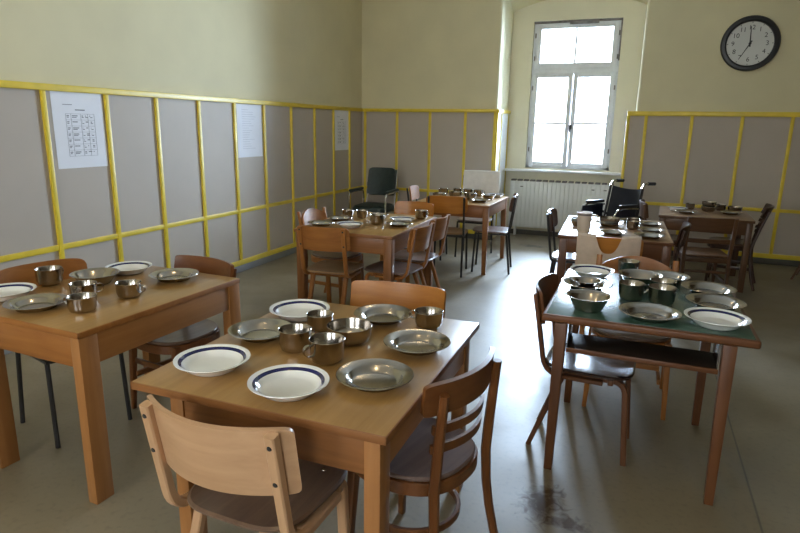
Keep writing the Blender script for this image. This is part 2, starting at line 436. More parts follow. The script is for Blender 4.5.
# niche linings
b = MB(); b.box(NL, NL+.012, YB, YN, .09, 1.77); b.build('panel_board', M['white'], wb)
b = MB(); b.box(NR-.1, NR, YB, YN, .09, 1.77); b.build('panel_board', M['board'], wb)
b = MB(); b.box(NL, NL+.04, YB-.026, YN, ZT0, ZT1, .003); t5 = structure(b.build('trim_5', M['yellow']))
for y0 in (YB-.02, YB+.22, YN-.04):
    b = MB(); b.box(NL, NL+.022, y0, y0+.03, .09, ZT0, .003); b.build('batten', M['yellow'], t5)
b = MB(); b.box(XL, XL+.02, YR, YB, 0, .078, .004); structure(b.build('baseboard_left', M['greybase']))
b = MB(); b.box(XL, NL, YB-.02, YB, 0, .075, .004); b.box(NR-.1, XR, YB-.02, YB, 0, .075, .004); b.box(NL, NR, YN-.015, YN, 0, .07); structure(b.build('baseboard_back', M['darkbase']))

# ------------------------------------------------------------------ radiator
rad = thing('radiator', 'long white ribbed radiator in the niche under the window', 'radiator', (-1.0, 8.68, 0))
x0, x1 = -.72, .72; ns = 24; pw = (x1-x0)/ns
for i in range(ns):
    b = MB(); xa = x0+i*pw
    b.box(xa+.001, xa+pw-.001, -.05, -.03, .13, .80, .004); b.box(xa+pw/2-.012, xa+pw/2+.012, -.03, .05, .13, .80, .004)
    b.build('section', M['radiator'], rad)
b = MB(); b.box(x0, x1, -.035, .05, .15, .19, .008); b.box(x0, x1, -.035, .05, .74, .78, .008); b.build('header', M['radiator'], rad)
b = MB()
for i in range(16): b.box(x0+i*.09+.01, x0+i*.09+.075, -.045, .045, .80, .822, .003)
b.build('top_grille', M['weather'], rad)
for x in (x0+.1, x1-.1):
    b = MB(); b.box(x-.015, x+.015, -.03, .03, 0, .15); b.build('foot', M['radiator'], rad)
for x in (x0+.17, x1-.28, x1-.12):
    b = MB(); b.box(x-.02, x+.02, -.056, -.05, .715, .73, .002); b.build('badge', M['weather'], rad)

# ------------------------------------------------------------------ wall clock
ck = thing('wall_clock', 'big round wall clock with black rim showing seven', 'clock', (1.027, YB, 2.518)); ck.rotation_euler = (R(90), 0, 0)
CR = .298
b = MB(); b.lathe([(0, 0), (CR-.01, 0), (CR, .012), (CR, .04), (CR-.012, .056), (CR-.042, .058), (CR-.058, .045), (CR-.062, .02)], 64); b.build('rim', M['black'], ck)
b = MB(); b.lathe([(0, .022), (CR-.06, .022), (CR-.06, .012)], 64); b.build('dial', M['clockface'], ck)
def text_mesh(body, size, name, mat, parent, loc, rot=(0, 0, 0)):
    cu = bpy.data.curves.new('tmp_text', 'FONT'); cu.body = body; cu.size = size; cu.align_x = 'CENTER'; cu.align_y = 'CENTER'; cu.extrude = .0008
    t = bpy.data.objects.new('tmp_text', cu); COL.objects.link(t)
    bpy.context.view_layer.update(); dg = bpy.context.evaluated_depsgraph_get()
    me = bpy.data.meshes.new_from_object(t.evaluated_get(dg)); bpy.data.objects.remove(t)
    me.materials.clear(); me.materials.append(mat)
    o = bpy.data.objects.new(name, me); COL.objects.link(o); o.parent = parent; o.location = loc; o.rotation_euler = rot; return o
for h in range(1, 13):
    a = h*PI/6; text_mesh(str(h), .070, 'numeral', M['black'], ck, (.172*math.sin(a), .172*math.cos(a), .0235))
for h in range(60):
    if h % 5 == 0:
        a = h*PI/30; b = MB(); b.box(-.003, .003, .218, .232, .022, .024, mat=Matrix.Rotation(-a, 4, 'Z')); b.build('tick', M['black'], ck)
def hand(name, ang, L_, w):
    b = MB(); b.rings([[(-w, -.035, .026), (w, -.035, .026), (w*.45, L_, .026), (-w*.45, L_, .026)], [(-w, -.035, .029), (w, -.035, .029), (w*.45, L_, .029), (-w*.45, L_, .029)]])
    o = b.build(name, M['black'], ck); o.rotation_euler = (0, 0, R(-ang)); return o
hand('minute_hand', 357, .185, .008); h = hand('hour_hand', 209, .165, .007); h.location.z = .004
b = MB(); b.lathe([(0, .036), (.014, .035), (.015, .022)], 20); b.build('hub', M['black'], ck)

# ------------------------------------------------------------------ paper notices on the left wall
def notice(label, y0, y1, z0, z1, ink, rows, skew=0):
    t = thing('paper_notice', label, 'paper', (XL+.0125, (y0+y1)/2, z0), 0, 'paper notices on the left wall')
    w = y1-y0; h = z1-z0
    b = MB(); b.box(0, .0015, -w/2, w/2, 0, h); b.build('sheet', M['paper'], t)
    b = MB(); x = .0025
    def bar(a0, a1, c0, c1): b.box(.0013, x, a0, a1, c0, c1)
    if rows:
        ga, gb, gc, gd = -w*.26, w*.30, h*.16, h*.72
        for i in range(rows+1): zz = gc+(gd-gc)*i/rows; bar(ga, gb, zz-.0007, zz+.0007)
        for q in (ga, ga+.10*w, ga+.29*w, ga+.43*w, gb): bar(q-.0006, q+.0006, gc, gd)
        bar(-w*.30, -w*.12, h*.835, h*.842); bar(-w*.07, w*.12, h*.765, h*.778)
        for i in range(rows):
            zz = gd-(gd-gc)*(i+.3)/rows
            for q0, q1 in ((.02, .07), (.12, .24), (.31, .36), (.38, .46), (.48, .54)):
                bar(ga+q0*w, ga+q1*w*random.uniform(.85, 1), zz-.004, zz+.002)
                if random.random() < .6: bar(ga+q0*w, ga+q0*w+(q1-q0)*w*.7, zz-.014, zz-.009)
    else:
        for i in range(18):
            zz = h*.9-i*h*.043; bar(-w*.3, -w*.3+w*random.uniform(.25, .55), zz-.002, zz+.001)
    b.build('print', ink, t); return t
notice('white paper notice with printed seven row table, nearest the camera on left wall', 3.03, 3.46, 1.205, 1.742, M['ink'], 7)
notice('plain looking pale paper notice with faint lines, middle one of left wall', 5.095, 5.52, 1.20, 1.738, M['faint'], 0)
notice('small white paper notice near the far corner of left wall', 7.18, 7.60, 1.21, 1.74, M['ink'], 7)

# ------------------------------------------------------------------ tables
def table(name, label, loc, rz, w, l, h, fr, top, leg=.07, apron=.12, taperleg=1.0, overhang=.012, back_over=None, green=False, edge=None, legx=None, over_l=None, over_f=None):
    t = thing(name, label, 'table', loc, rz, None)
    th = .026; bo = overhang if back_over is None else back_over
    b = MB()
    if green:
        b.box(-w/2+.018, w/2-.018, -l/2+.018, l/2-.018, h-.01, h+.0005, .001); tp = b.build('tabletop', LINO, t)
        b = MB(); b.box(-w/2, w/2, -l/2, l/2, h-.034, h-.0005, .010, 3); b.build('edge_band', fr['x'], tp)
        th = .034
    else:
        b.box(-w/2+.004, w/2-.004, -l/2+.004, l/2-.004, h-th, h, .0015); tp = b.build('tabletop', top, t)
        b = MB(); b.box(-w/2, w/2, -l/2, -l/2+.008, h-th, h-.0012, .002); b.box(-w/2, w/2, l/2-.008, l/2, h-th, h-.0012, .002)
        b.box(-w/2, -w/2+.008, -l/2, l/2, h-th, h-.0012, .002); b.box(w/2-.008, w/2, -l/2, l/2, h-th, h-.0012, .002)
        b.build('edge_band', (edge or fr)['x'], tp)
    legx = legx or leg; xr = w/2-overhang-legx/2; xl = -(w/2-(overhang if over_l is None else over_l)-legx/2); zt = h-th-.0005
    ys = {-1: -(l/2-(overhang if over_f is None else over_f)-leg/2), 1: l/2-bo-leg/2}
    for xx, sx in ((xl, -1), (xr, 1)):
        for sy in (-1, 1):
            b = MB(); hx = legx/2*taperleg; hy = leg/2*taperleg
            b.taper(xx, ys[sy], 0, zt, (hx, hy, sx*(legx/2-hx), sy*(leg/2-hy)), (legx/2, leg/2), .004); b.build('leg', fr['z'], t)
    y0, y1 = ys[-1], ys[1]
    if apron:
        for sy in (-1, 1):
            b = MB(); yy = ys[sy]+sy*(leg/2-.016); b.box(xl+legx/2, xr-legx/2, yy-.011, yy+.011, zt-apron, zt, .003); b.build('apron', (edge or fr)['x'], t)
        for xx, sx in ((xl, -1), (xr, 1)):
            b = MB(); xx = xx+sx*(legx/2-.016); b.box(xx-.011, xx+.011, y0+leg/2, y1-leg/2, zt-apron, zt, .003); b.build('apron', fr['y'], t)
    return t, xl, xr, y0, y1, zt
TF = table('dining_table', 'light oak topped table in the foreground with blue rimmed plates', (-.980, 1.784, 0), .6, .87, 1.012, .75, BEECH, TOP, leg=.075, apron=.125, legx=.05, over_l=.125, overhang=.03, edge=MIDW)[0]
TL = table('dining_table', 'light wood table at left edge by the panelled wall', (-2.292, 2.012, 0), -2.2, .765, .955, .75, BEECH, TOP, leg=.085, apron=.125, legx=.05, over_l=.105, overhang=.002, edge=HONEY)[0]
tr, xl, xr, y0, y1, zt = table('school_table', 'green topped table with brown legs and open shelf at right', (.093, 2.998, 0), -.3, .845, .945, .75, RED, None, leg=.052, apron=0, taperleg=.7, overhang=.078, over_l=.06, back_over=.16, green=True, over_f=.004)
sz = .600
b = MB(); b.box(xl+.03, xr-.03, y0+.0, y0+.21, sz-.010, sz, .002); sh = b.build('shelf', SHELFD, tr)
b = MB(); b.box(xl+.028, xr-.028, y0-.012, y0-.001, sz-.018, sz+.004, .003); b.build('shelf_lip', RED['x'], sh)
for xx, sx in ((xl, 1), (xr, -1)):
    b = MB(); b.box(xx+sx*.027, xx+sx*.030, y0+.03, y0+.20, sz-.008, zt-.002, .001); b.build('shelf_bracket', M['steel'], sh)
b = MB(); b.box(xl+.02, xr-.02, y1-.009, y1+.009, zt-.06, zt, .003); b.build('apron', RED['x'], tr)
TM = table('dining_table', 'brown wooden table with dark apron in the middle of the room', (-2.06, 4.48, 0), 1.5, .83, 1.10, .75, MIDW, TOP, leg=.065, apron=.12)[0]
TT = table('dining_table', 'far wooden table crowded with bowls beside the window niche', (-1.815, 6.51, 0), 0, .82, .98, .75, MIDW, TOP, leg=.06, apron=.11, taperleg=.7)[0]
TRM = table('dining_table', 'wooden table behind the green one, beige jug at its near edge', (-.135, 5.17, 0), 2.0, .82, 1.12, .75, RED, M['seatpale'], leg=.06, apron=.11)[0]
TRB = table('dining_table', 'dark brown table at far right before the panelled wall', (.675, 6.85, 0), -2.0, .85, .82, .715, WALN, WTOP, leg=.055, apron=.12)[0]

# ------------------------------------------------------------------ chairs (local: seat centre at origin, facing +Y)
def bend(pts, r, n=6):
    """polyline in (y,z) with rounded corners"""
    out = [pts[0]]
    for i in range(1, len(pts)-1):
        p0, p1, p2 = (Vector(pts[i-1]), Vector(pts[i]), Vector(pts[i+1]))
        a = (p0-p1); c = (p2-p1); k = min(r, a.length*.45, c.length*.45); a = p1+a.normalized()*k; c = p1+c.normalized()*k
        for t in lin(0, 1, n): out.append(tuple((1-t)**2*a+2*t*(1-t)*p1+t*t*c))
    return out+[pts[-1]]
def cosu(n): return [math.sin(PI/2*x) for x in lin(-1, 1, n)]
def backboard(w, zc, h, sag, ylean, t=.013, sup=7, zarch=0, nu=26, endrise=0, narrow=0):
    b = MB()
    def fn(u, v):
        uu = max(-1, min(1, u)); hv = h/2*max(.02, (1-abs(uu)**sup))**(1/sup)
        z = zc+v*hv+zarch*(1-uu*uu)*(v+1)/2+endrise*uu*uu
        x = u*w/2*(1-narrow*(1-v)/2)
        return (x, ylean(z)+sag*(u*u)-sag*.55, z)
    b.sheet(fn, cosu(nu), [-1, -.9, -.6, -.2, .2, .6, .9, 1], t); return b
def ply_chair(label, loc, rz, fr, back, seat, bw=.46, bz=.735, bh=.165, top=.815, screws=False, sw=.40, name='plywood_chair', group=None, ux=.175, sag=.055, lean=.17, sup=9, ud=.020):
    t = thing(name, label, 'chair', loc, rz, group)
    yl = lambda z: -.195-(z-.45)*lean
    b = MB(); b.disc(sw, .41, 4, [(0, .437), (.5, .438), (.8, .443), (.96, .449), (1, .444), (1, .438), (.97, .434), (0, .422)], 48, taper=.06, c=(0, .005)); st = b.build('seat', seat, t)
    bb = backboard(bw, bz, bh, sag, lambda z: yl(z)+.0065+ud/2+sag*(.55-(ux/(bw/2))**2), sup=sup).build('backrest', back['x'], t)
    for s in (-1, 1):
        xu = s*ux
        p = bend([(.08, .405), (-.185, .405), (yl(top)-.0, top)], .085, 8)
        b = MB(); b.sweep([(xu, y, z) for y, z in p], .032, ud, (1, 0, 0)); up = b.build('upright', fr['z'], t)
        if screws:
            for zz in (bz-.052, bz+.062):
                b = MB(); yy = yl(zz)-ud/2-.0005; b.lathe([(0, .0025), (.006, .0022), (.0075, .0)], 14)
                o = b.build('screw', M['blackmetal'], up); o.location = (xu, yy, zz); o.rotation_euler = (R(90+11), 0, 0)
        p = bend([(-.13, .412), (.175, .412), (.205, 0)], .06, 8)
        b = MB(); b.sweep([(xu-s*.036, y, z) for y, z in p], .036, .026, (1, 0, 0)); b.build('front_leg', fr['z'], t)
        b = MB(); b.sweep([(xu-s*.036, -.10, .408), (xu-s*.036, -.14, .30), (xu-s*.036, -.245, 0)], .034, [.03, .028, .022], (1, 0, 0)); b.build('rear_leg', fr['z'], t)
    b = MB(); b.box(-ux, ux, .10, .125, .395, .424, .004); b.build('seat_rail', fr['x'], t); b = MB(); b.box(-ux, ux, -.12, -.095, .395, .424, .004); b.build('seat_rail', fr['x'], t)
    if screws:
        for x, y in ((.13, .13), (-.13, .13), (.13, -.1)):
            b = MB(); b.lathe([(0, .002), (.006, .0018), (.007, 0)], 12); b.build('screw', M['chrome'], st, loc=(x, y, .4475))
    return t
def bentwood_chair(label, loc, rz, fr, seat, arched=False, slats=2, bw=.43, top=.80, group=None, name='bentwood_chair', stretch=True, lean=.22, px=None):
    t = thing(name, label, 'chair', loc, rz, group)
    def yl(z): return -.175-(max(z-.42, 0)**1.25)*lean if z > .42 else -.175-((.42-z)/.42)**2*.075
    prof = [(0, .446), (.6, .446), (.9, .450), (.98, .4525), (1, .448), (1, .440), (.985, .436), (0, .436)]
    b = MB(); b.disc(.405, .405, 2.5, prof, 56, taper=.05, c=(0, .015)); b.build('seat', seat, t)
    b = MB(); ring = [(.402/2*math.copysign(abs(math.cos(a))**(2/2.5), math.cos(a))*(1+.05*math.sin(a)), .015+.402/2*math.copysign(abs(math.sin(a))**(2/2.5), math.sin(a)), .412) for a in lin(0, 2*PI, 49)[:-1]]
    b.sweep(ring, .047, .02, (0, 0, 1), closed=True); b.build('seat_ring', fr['x'], t)
    px = (.172 if not arched else .185) if px is None else px
    ptop = top-.035 if not arched else top+.004
    for s in (-1, 1):
        zs = [0, .1, .2, .3, .42, .5, .6, .7, ptop]
        b = MB(); b.sweep([(s*(px+.012*max(0, (.42-z)/.42)), yl(z), z) for z in zs], .032, [.024, .028, .03, .032, .034, .034, .032, .028, .026], (1, 0, 0), ch=.3); b.build('rear_leg', fr['z'], t)
        b = MB(); b.taper(s*(px-.022), .165, 0, .43, (.012, .012, s*.018, .02), (.018, .018), .004); b.build('front_leg', fr['z'], t)
    if arched:
        backboard(2*px-.03, top-.095, .10, .035, lambda z: yl(z)+.0, t=.02, sup=14, zarch=.055).build('back_rail', fr['x'], t)
    else:
        backboard(bw, top-.055, .105, .06, lambda z: yl(z)+.020, t=.018, sup=14).build('back_rail', fr['x'], t)
    for i in range(slats):
        zc = top-.17-.068*i if not arched else top-.20-.08*i
        backboard(2*px-.02, zc, .032, .05, lambda z: yl(z)+.012, t=.012, sup=20).build('back_slat', fr['x'], t)
    if stretch:
        b = MB(); hoop = [(.165*math.cos(a)*1.0, .02+.165*math.sin(a), .215) for a in lin(0, 2*PI, 41)[:-1]]
        b.sweep(hoop, .026, .016, (0, 0, 1), closed=True); b.build('hoop_stretcher', fr['x'], t)
    else:
        for s in (-1, 1):
            b = MB(); b.box(s*.165-.009, s*.165+.009, -.19, .17, .19, .22, .004); b.build('stretcher', fr['y'], t)
        b = MB(); b.box(-.16, .16, .158, .175, .27, .30, .004); b.build('stretcher', fr['x'], t)
    return t
def metal_chair(label, loc, rz, back, seat, bw=.44, bz=.76, bh=.17, name='metal_frame_chair', sw=.40, group=None):
    t = thing(name, label, 'chair', loc, rz, group)
    yl = lambda z: -.19-(z-.45)*.13
    b = MB(); b.disc(sw, .40, 4, [(0, .452), (.6, .453), (.95, .460), (1, .455), (1, .448), (.97, .445), (0, .440)], 48, c=(0, .01)); b.build('seat', seat, t)
    backboard(bw, bz, bh, .045, lambda z: yl(z)+.018, sup=6).build('backrest', back['x'], t)
    b = MB()
    for s in (-1, 1): b.tube([(s*.175, -.17, .43), (s*.175, .175, .43)], .010, 8)
    b.tube([(-.175, .165, .43), (.175, .165, .43)], .010, 8); b.tube([(-.175, -.165, .43), (.175, -.165, .43)], .010, 8); b.build('seat_frame', M['blackmetal'], t)
    for s in (-1, 1):
        b = MB(); b.tube([(s*.175, .165, .43), (s*.182, .185, 0)], .0115, 8); b.build('leg', M['blackmetal'], t)
        b = MB(); b.tube([(s*.175, -.165, .43), (s*.182, -.215, 0)], .0115, 8); b.build('leg', M['blackmetal'], t)
        p = bend([(-.165, .43), (-.185, .45), (yl(bz+bh/2-.01), bz+bh/2-.01)], .02, 5)
        b = MB(); b.tube([(s*.185, y, z) for y, z in p], .0105, 8); b.build('back_post', M['blackmetal'], t)
    return t
# foreground table
ply_chair('pale beech plywood chair in the foreground, its back to the camera', (-.985, 1.375, 0), -1, PALE, PALE, M['seatgrey'], bw=.485, bz=.69, bh=.207, top=.785, screws=True, ux=.205, sag=.085, sup=18, sw=.42, ud=.030)
bentwood_chair('chestnut bentwood chair with two back slats on the right of foreground table', (-.62, 1.765, 0), 76, CHEST, M['seatmauve'], top=.80, lean=.10)
ply_chair('glossy orange plywood chair at the far end of foreground table', (-1.0, 2.30, 0), 184, ORANGE, ORANGE, M['seatgrey'], bw=.475, bz=.72, bh=.165, top=.79, screws=True, ux=.205, sup=14, sag=.045)
# left table
metal_chair('black steel framed chair with brown ply between left table and panelled wall', (-2.605, 2.00, 0), -105, HONEY, M['seatgrey'], bz=.74)
bentwood_chair('dark brown bentwood chair at the far end of left table', (-2.24, 2.385, 0), 171, CHEST, M['seatgrey'], top=.80, stretch=False, bw=.46, slats=1, px=.195)
# green table
ply_chair('reddish plywood chair with bent legs pushed in at left side of green table', (-.128, 2.865, 0), -92, RED, RED, M['seatdark'], bw=.42, top=.79, bz=.73)
bentwood_chair('reddish brown chair with arched top rail behind the green table', (.05, 3.46, 0), 181, HONEY, M['seatgrey'], px=.212, arched=True, slats=1, top=.80, stretch=False)
# middle table
ply_chair('honey brown plywood chair at near end of middle table, back to camera', (-2.165, 4.04, 0), 5, HONEY, HONEY, M['seatpale'], bw=.42, top=.80, bz=.715, bh=.185, screws=True)
bentwood_chair('honey brown chair with arched back on wall side of middle table', (-2.41, 4.50, 0), -96, HONEY, M['seatgrey'], arched=True, slats=1, top=.81, stretch=False)
ply_chair('honey plywood chair on window side of middle table, nearer of the two', (-1.73, 4.235, 0), 86, HONEY, HONEY, M['seatmauve'], bw=.40, bz=.71, bh=.19, top=.80)
ply_chair('honey plywood chair on window side of middle table, farther of the two', (-1.75, 4.715, 0), 88, HONEY, HONEY, M['seatmauve'], bw=.40, bz=.71, bh=.19, top=.80)
ply_chair('orange brown plywood chair at the far end of middle table', (-2.03, 5.19, 0), 176, ORANGE, ORANGE, M['seatgrey'], bw=.42, bz=.735, top=.81)
# far table
metal_chair('black framed chair with orange ply back at near end of far table', (-1.835, 6.02, 0), 8, ORANGE, M['seatpale'], bw=.43, bz=.765, bh=.18)
metal_chair('black framed chair with glinting pale back on wall side of far table', (-2.28, 6.68, 0), -84, HONEY, M['seatmauve'], bw=.40)
metal_chair('black framed chair with pale seat on window side of far table', (-1.43, 6.335, 0), 98, RED, M['seatmauve'], bw=.42)
dc = metal_chair('tall backed chair under a white cloth at head of far table', (-1.80, 6.98, 0), 182, DARK, M['seatmauve'], bw=.44, bz=.90, bh=.20)
# table with the jug
ply_chair('orange brown chair with beige cloth over its back, before the jug table', (-.145, 4.575, 0), 3, ORANGE, ORANGE, M['seatgrey'], bw=.43, bz=.715, bh=.19, top=.80)
metal_chair('black framed chair with dark back on window side of jug table', (-.45, 5.30, 0), -88, DARK, M['seatgrey'], bw=.40)
ply_chair('dark plywood chair seen edge on at right side of jug table', (.145, 5.20, 0), 84, DARK, DARK, M['seatgrey'], bw=.40, top=.79)
# far right table
def slat_chair(label, loc, rz, fr, seat, top=.80):
    t = thing('ladderback_chair', label, 'chair', loc, rz)
    yl = lambda z: -.19-max(z-.45, 0)*.18-max(.45-z, 0)*.10
    b = MB(); b.box(-.20, .20, -.19, .20, .432, .452, .006); b.build('seat', seat, t)
    for s in (-1, 1):
        b = MB(); b.sweep([(s*.19, yl(z), z) for z in (0, .2, .45, .6, top)], .030, [.028, .034, .038, .034, .026], (1, 0, 0)); b.build('rear_leg', fr['z'], t)
        b = MB(); b.taper(s*.182, .18, 0, .432, (.013, .013), (.018, .018)); b.build('front_leg', fr['z'], t)
        b = MB(); b.box(s*.182-.01, s*.182+.01, -.19, .17, .385, .43, .003); b.build('seat_rail', fr['y'], t)
        b = MB(); b.box(s*.184-.009, s*.184+.009, -.20, .17, .20, .225, .003); b.build('stretcher', fr['y'], t)
    b = MB(); b.box(-.175, .175, -.205, -.185, .385, .43, .003); b.build('seat_rail', fr['x'], t)
    b = MB(); b.box(-.175, .175, .17, .19, .385, .43, .003); b.build('seat_rail', fr['x'], t)
    b = MB(); b.box(-.175, .175, -.215, -.20, .29, .315, .003); b.build('stretcher', fr['x'], t)
    backboard(.41, top-.055, .11, .03, lambda z: yl(z)+.012, t=.018, sup=12).build('back_rail', fr['x'], t)
    backboard(.37, top-.215, .04, .025, lambda z: yl(z)+.008, t=.014, sup=20).build('back_slat', fr['x'], t)
    return t
slat_chair('brown ladder back chair at near side of far right table', (.62, 6.06, 0), 8, WALN, WALN['y'])
bentwood_chair('near black wooden chair leaning back at right side of far right table', (.97, 6.80, 0), 80, DARK, M['seatgrey'], top=.84, stretch=False, slats=2, lean=.36)
ply_chair('brown chair seen edge on between wheelchair and far right table', (.33, 6.75, 0), -86, WALN, WALN, M['seatgrey'], bw=.40, top=.80)
ply_chair('dark chair at right edge of the picture by panelled wall', (1.93, 7.35, 0), 250, WALN, WALN, M['seatgrey'], bw=.40, top=.82, bz=.73)

# ------------------------------------------------------------------ armchair in the corner
ac = thing('armchair', 'dark green upholstered armchair with chrome arms in far left corner', 'armchair', (-3.34, 7.40, 0), 183)
b = MB(); b.disc(.48, .52, 6, [(0, .50), (.6, .498), (.9, .488), (.985, .465), (1, .44), (.985, .41), (.93, .40), (0, .40)], 56, c=(0, .03)); b.build('seat_cushion', M['greenup'], ac)
def acb(u, v):
    uu = max(-1, min(1, u)); hv = .185*(1-abs(uu)**8)**(1/8) if abs(uu) < 1 else .0
    z = .78+v*max(hv, .02); return (u*.205, -.24-(z-.57)*.28+.03*u*u, z)
b = MB(); b.sheet(acb, cosu(22), lin(-1, 1, 9), .06); b.build('back_cushion', M['greenup'], ac)
for s in (-1, 1):
    x = s*.265
    p = bend([(-.27, .0), (-.25, .66), (.27, .66), (.27, 0)], .07, 7)
    b = MB(); b.tube([(x, y, z) for y, z in p], .013, 10); b.build('arm_frame', M['chrome'], ac)
    b = MB(); b.box(x-.028, x+.028, -.2, .22, .668, .70, .012, 3); b.build('arm_pad', M['greenup'], ac)
    b = MB(); b.tube([(x*.8, -.2, .40), (x*.8, -.25, .55), (x*.8, -.34, .95)], .011, 8); b.build('back_tube', M['chrome'], ac)
b = MB(); b.tube([(-.265, .2, .385), (.265, .2, .385)], .011, 8); b.tube([(-.265, -.24, .385), (.265, -.24, .385)], .011, 8); b.build('cross_tube', M['chrome'], ac)

# ------------------------------------------------------------------ wheelchair
wc = thing('wheelchair', 'folding wheelchair with black seat and grey tubes by the radiator', 'wheelchair', (-.26, 7.14, 0), 140)
for s in (-1, 1):
    x = s*.285
    wz, wy, wr = .30, -.12, .295
    b = MB(); b.tube([(x, wy+wr*math.cos(a), wz+wr*math.sin(a)) for a in lin(0, 2*PI, 49)[:-1]], .014, 8, True); wh = b.build('wheel', M['rubber'], wc)
    b = MB(); b.tube([(x+s*.03, wy+.25*math.cos(a), wz+.25*math.sin(a)) for a in lin(0, 2*PI, 41)[:-1]], .008, 8, True); b.build('hand_rim', M['chrome'], wh)
    b = MB()
    for k in range(20): a = 2*PI*k/20; b.tube([(x+s*.01, wy, wz), (x, wy+.285*math.cos(a), wz+.285*math.sin(a))], .0016, 5)
    b.tube([(x-.03, wy, wz), (x+.03, wy, wz)], .022, 12); b.build('spokes', M['chrome'], wh)
    xc = s*.215
    b = MB(); b.tube([(xc, .34+.075*math.cos(a), .09+.075*math.sin(a)) for a in lin(0, 2*PI, 25)[:-1]], .015, 8, True); b.tube([(xc-.02, .34, .09), (xc+.02, .34, .09)], .05, 12); b.build('caster', M['rubber'], wc)
    xf = s*.225
    b = MB()
    b.tube([(xf, y, z) for y, z in bend([(-.33, .955), (-.26, .955), (-.228, .90)], .04)], .0125, 8)
    q = MB(); q.tube([(xf, y, z) for y, z in bend([(-.228, .90), (-.15, .46), (-.15, .18)], .05)], .014, 8); q.build('back_post', M['blackmetal'], wc)
    b.tube([(xf, y, z) for y, z in bend([(-.15, .46), (.30, .47), (.36, .20), (.44, .10)], .08)], .0125, 8)
    b.tube([(xf, -.15, .18), (xf, .33, .20)], .011, 8); b.tube([(xc, .34, .09), (xc, .30, .24)], .010, 8)
    b.build('frame_tube', M['chrome'], wc)
    b = MB(); b.tube([(xf, -.32, .955), (xf, -.43, .952)], .019, 10); b.build('hand_grip', M['rubber'], wc)
    b = MB(); b.tube([(s*.245, y, z) for y, z in bend([(-.17, .68), (.12, .70), (.20, .62), (.22, .47)], .06)], .011, 8); b.build('arm_tube', M['chrome'], wc)
    b = MB(); b.box(s*.245-.024, s*.245+.024, -.15, .12, .703, .735, .012, 3); b.build('arm_pad', M['black'], wc)
    b = MB(); b.box(s*.238-.004, s*.238+.004, -.14, .19, .47, .68, .002); b.build('side_panel', M['navy'], wc)
    b = MB(); b.box(s*.14-.075, s*.14+.075, .36, .50, .10, .112, .004, mat=None); b.build('footrest', M['black'], wc)
b = MB(); b.box(-.215, .215, -.14, .29, .455, .49, .012, 3); b.build('seat', M['navy'], wc)
b = MB(); b.sheet(lambda u, v: (u*.222, -.185-(.69+v*.21-.46)*.165-.035*(1-u*u), .69+v*.21-.012*(1-u*u)*(v+1)), lin(-1, 1, 13), lin(-1, 1, 7), .012); b.build('backrest', M['navy'], wc)
b = MB(); b.tube([(-.22, .0, .44), (.22, .0, .14)], .010, 8); b.tube([(.22, .02, .44), (-.22, .02, .14)], .010, 8); b.build('cross_brace', M['chrome'], wc)

# ------------------------------------------------------------------ cloths
def drape(name, label, cat, mat, top, left, right, drop_f, drop_b, th, rz, w, t=.006, wav=.006, off=.016):
    """cloth hung over a chair back: top=(x,y,z) world centre of the upper edge; drops front/back"""
    o = thing(name, label, cat, top, rz)
    def fn(u, v):    # v from -1 (bottom of back side) to 1 (bottom of front side)
        x = u*w/2*(1+.03*math.sin(5*v)); r = off
        wv = wav*math.sin(7*u+1.3)*abs(v)
        if v < -.12: q = (-v-.12)/.88; return (x, -r-wv-q*.0, -q*drop_b*(1+.05*math.sin(4*u)))
        if v > .12: q = (v-.12)/.88; return (x, r+wv, -q*drop_f*(1+.04*math.sin(3*u+1)))
        a = v/.12*PI/2; return (x, r*math.sin(a), r*math.cos(a)*.7)
    return o, fn
def cloth_on(name, label, cat, mat, loc, rz, w, df, db, off, lean, sag):
    b = MB()
    def fn(u, v):
        x = u*w/2; cy = sag*u*u-sag*.55; wv = .004*math.sin(8*u+1.1)*abs(v)
        if abs(v) > .12:
            q = (abs(v)-.12)/.88; sg = 1 if v > 0 else -1; d = df if v > 0 else db
            z = -q*d*(1+.05*math.sin(4*u+sg)); return (x, cy+sg*off+sg*wv-z*lean, z)
        a = v/.12*PI/2; return (x, cy+off*math.sin(a), off*.8*math.cos(a))
    b.sheet(fn, lin(-1, 1, 25), lin(-1, -.12, 10)+lin(-.1, .1, 7)+lin(.12, 1, 10), .004)
    o = b.build(name, mat, None); o.location = loc; o.rotation_euler = (0, 0, R(rz)); return tag(o, label, cat)
cloth_on('white_cloth', 'white cloth draped over the tall chair back at head of far table', 'cloth', M['cloth'], (-1.792, 7.2225, 1.006), 182, .45, .26, .36, .022, .13, .045)

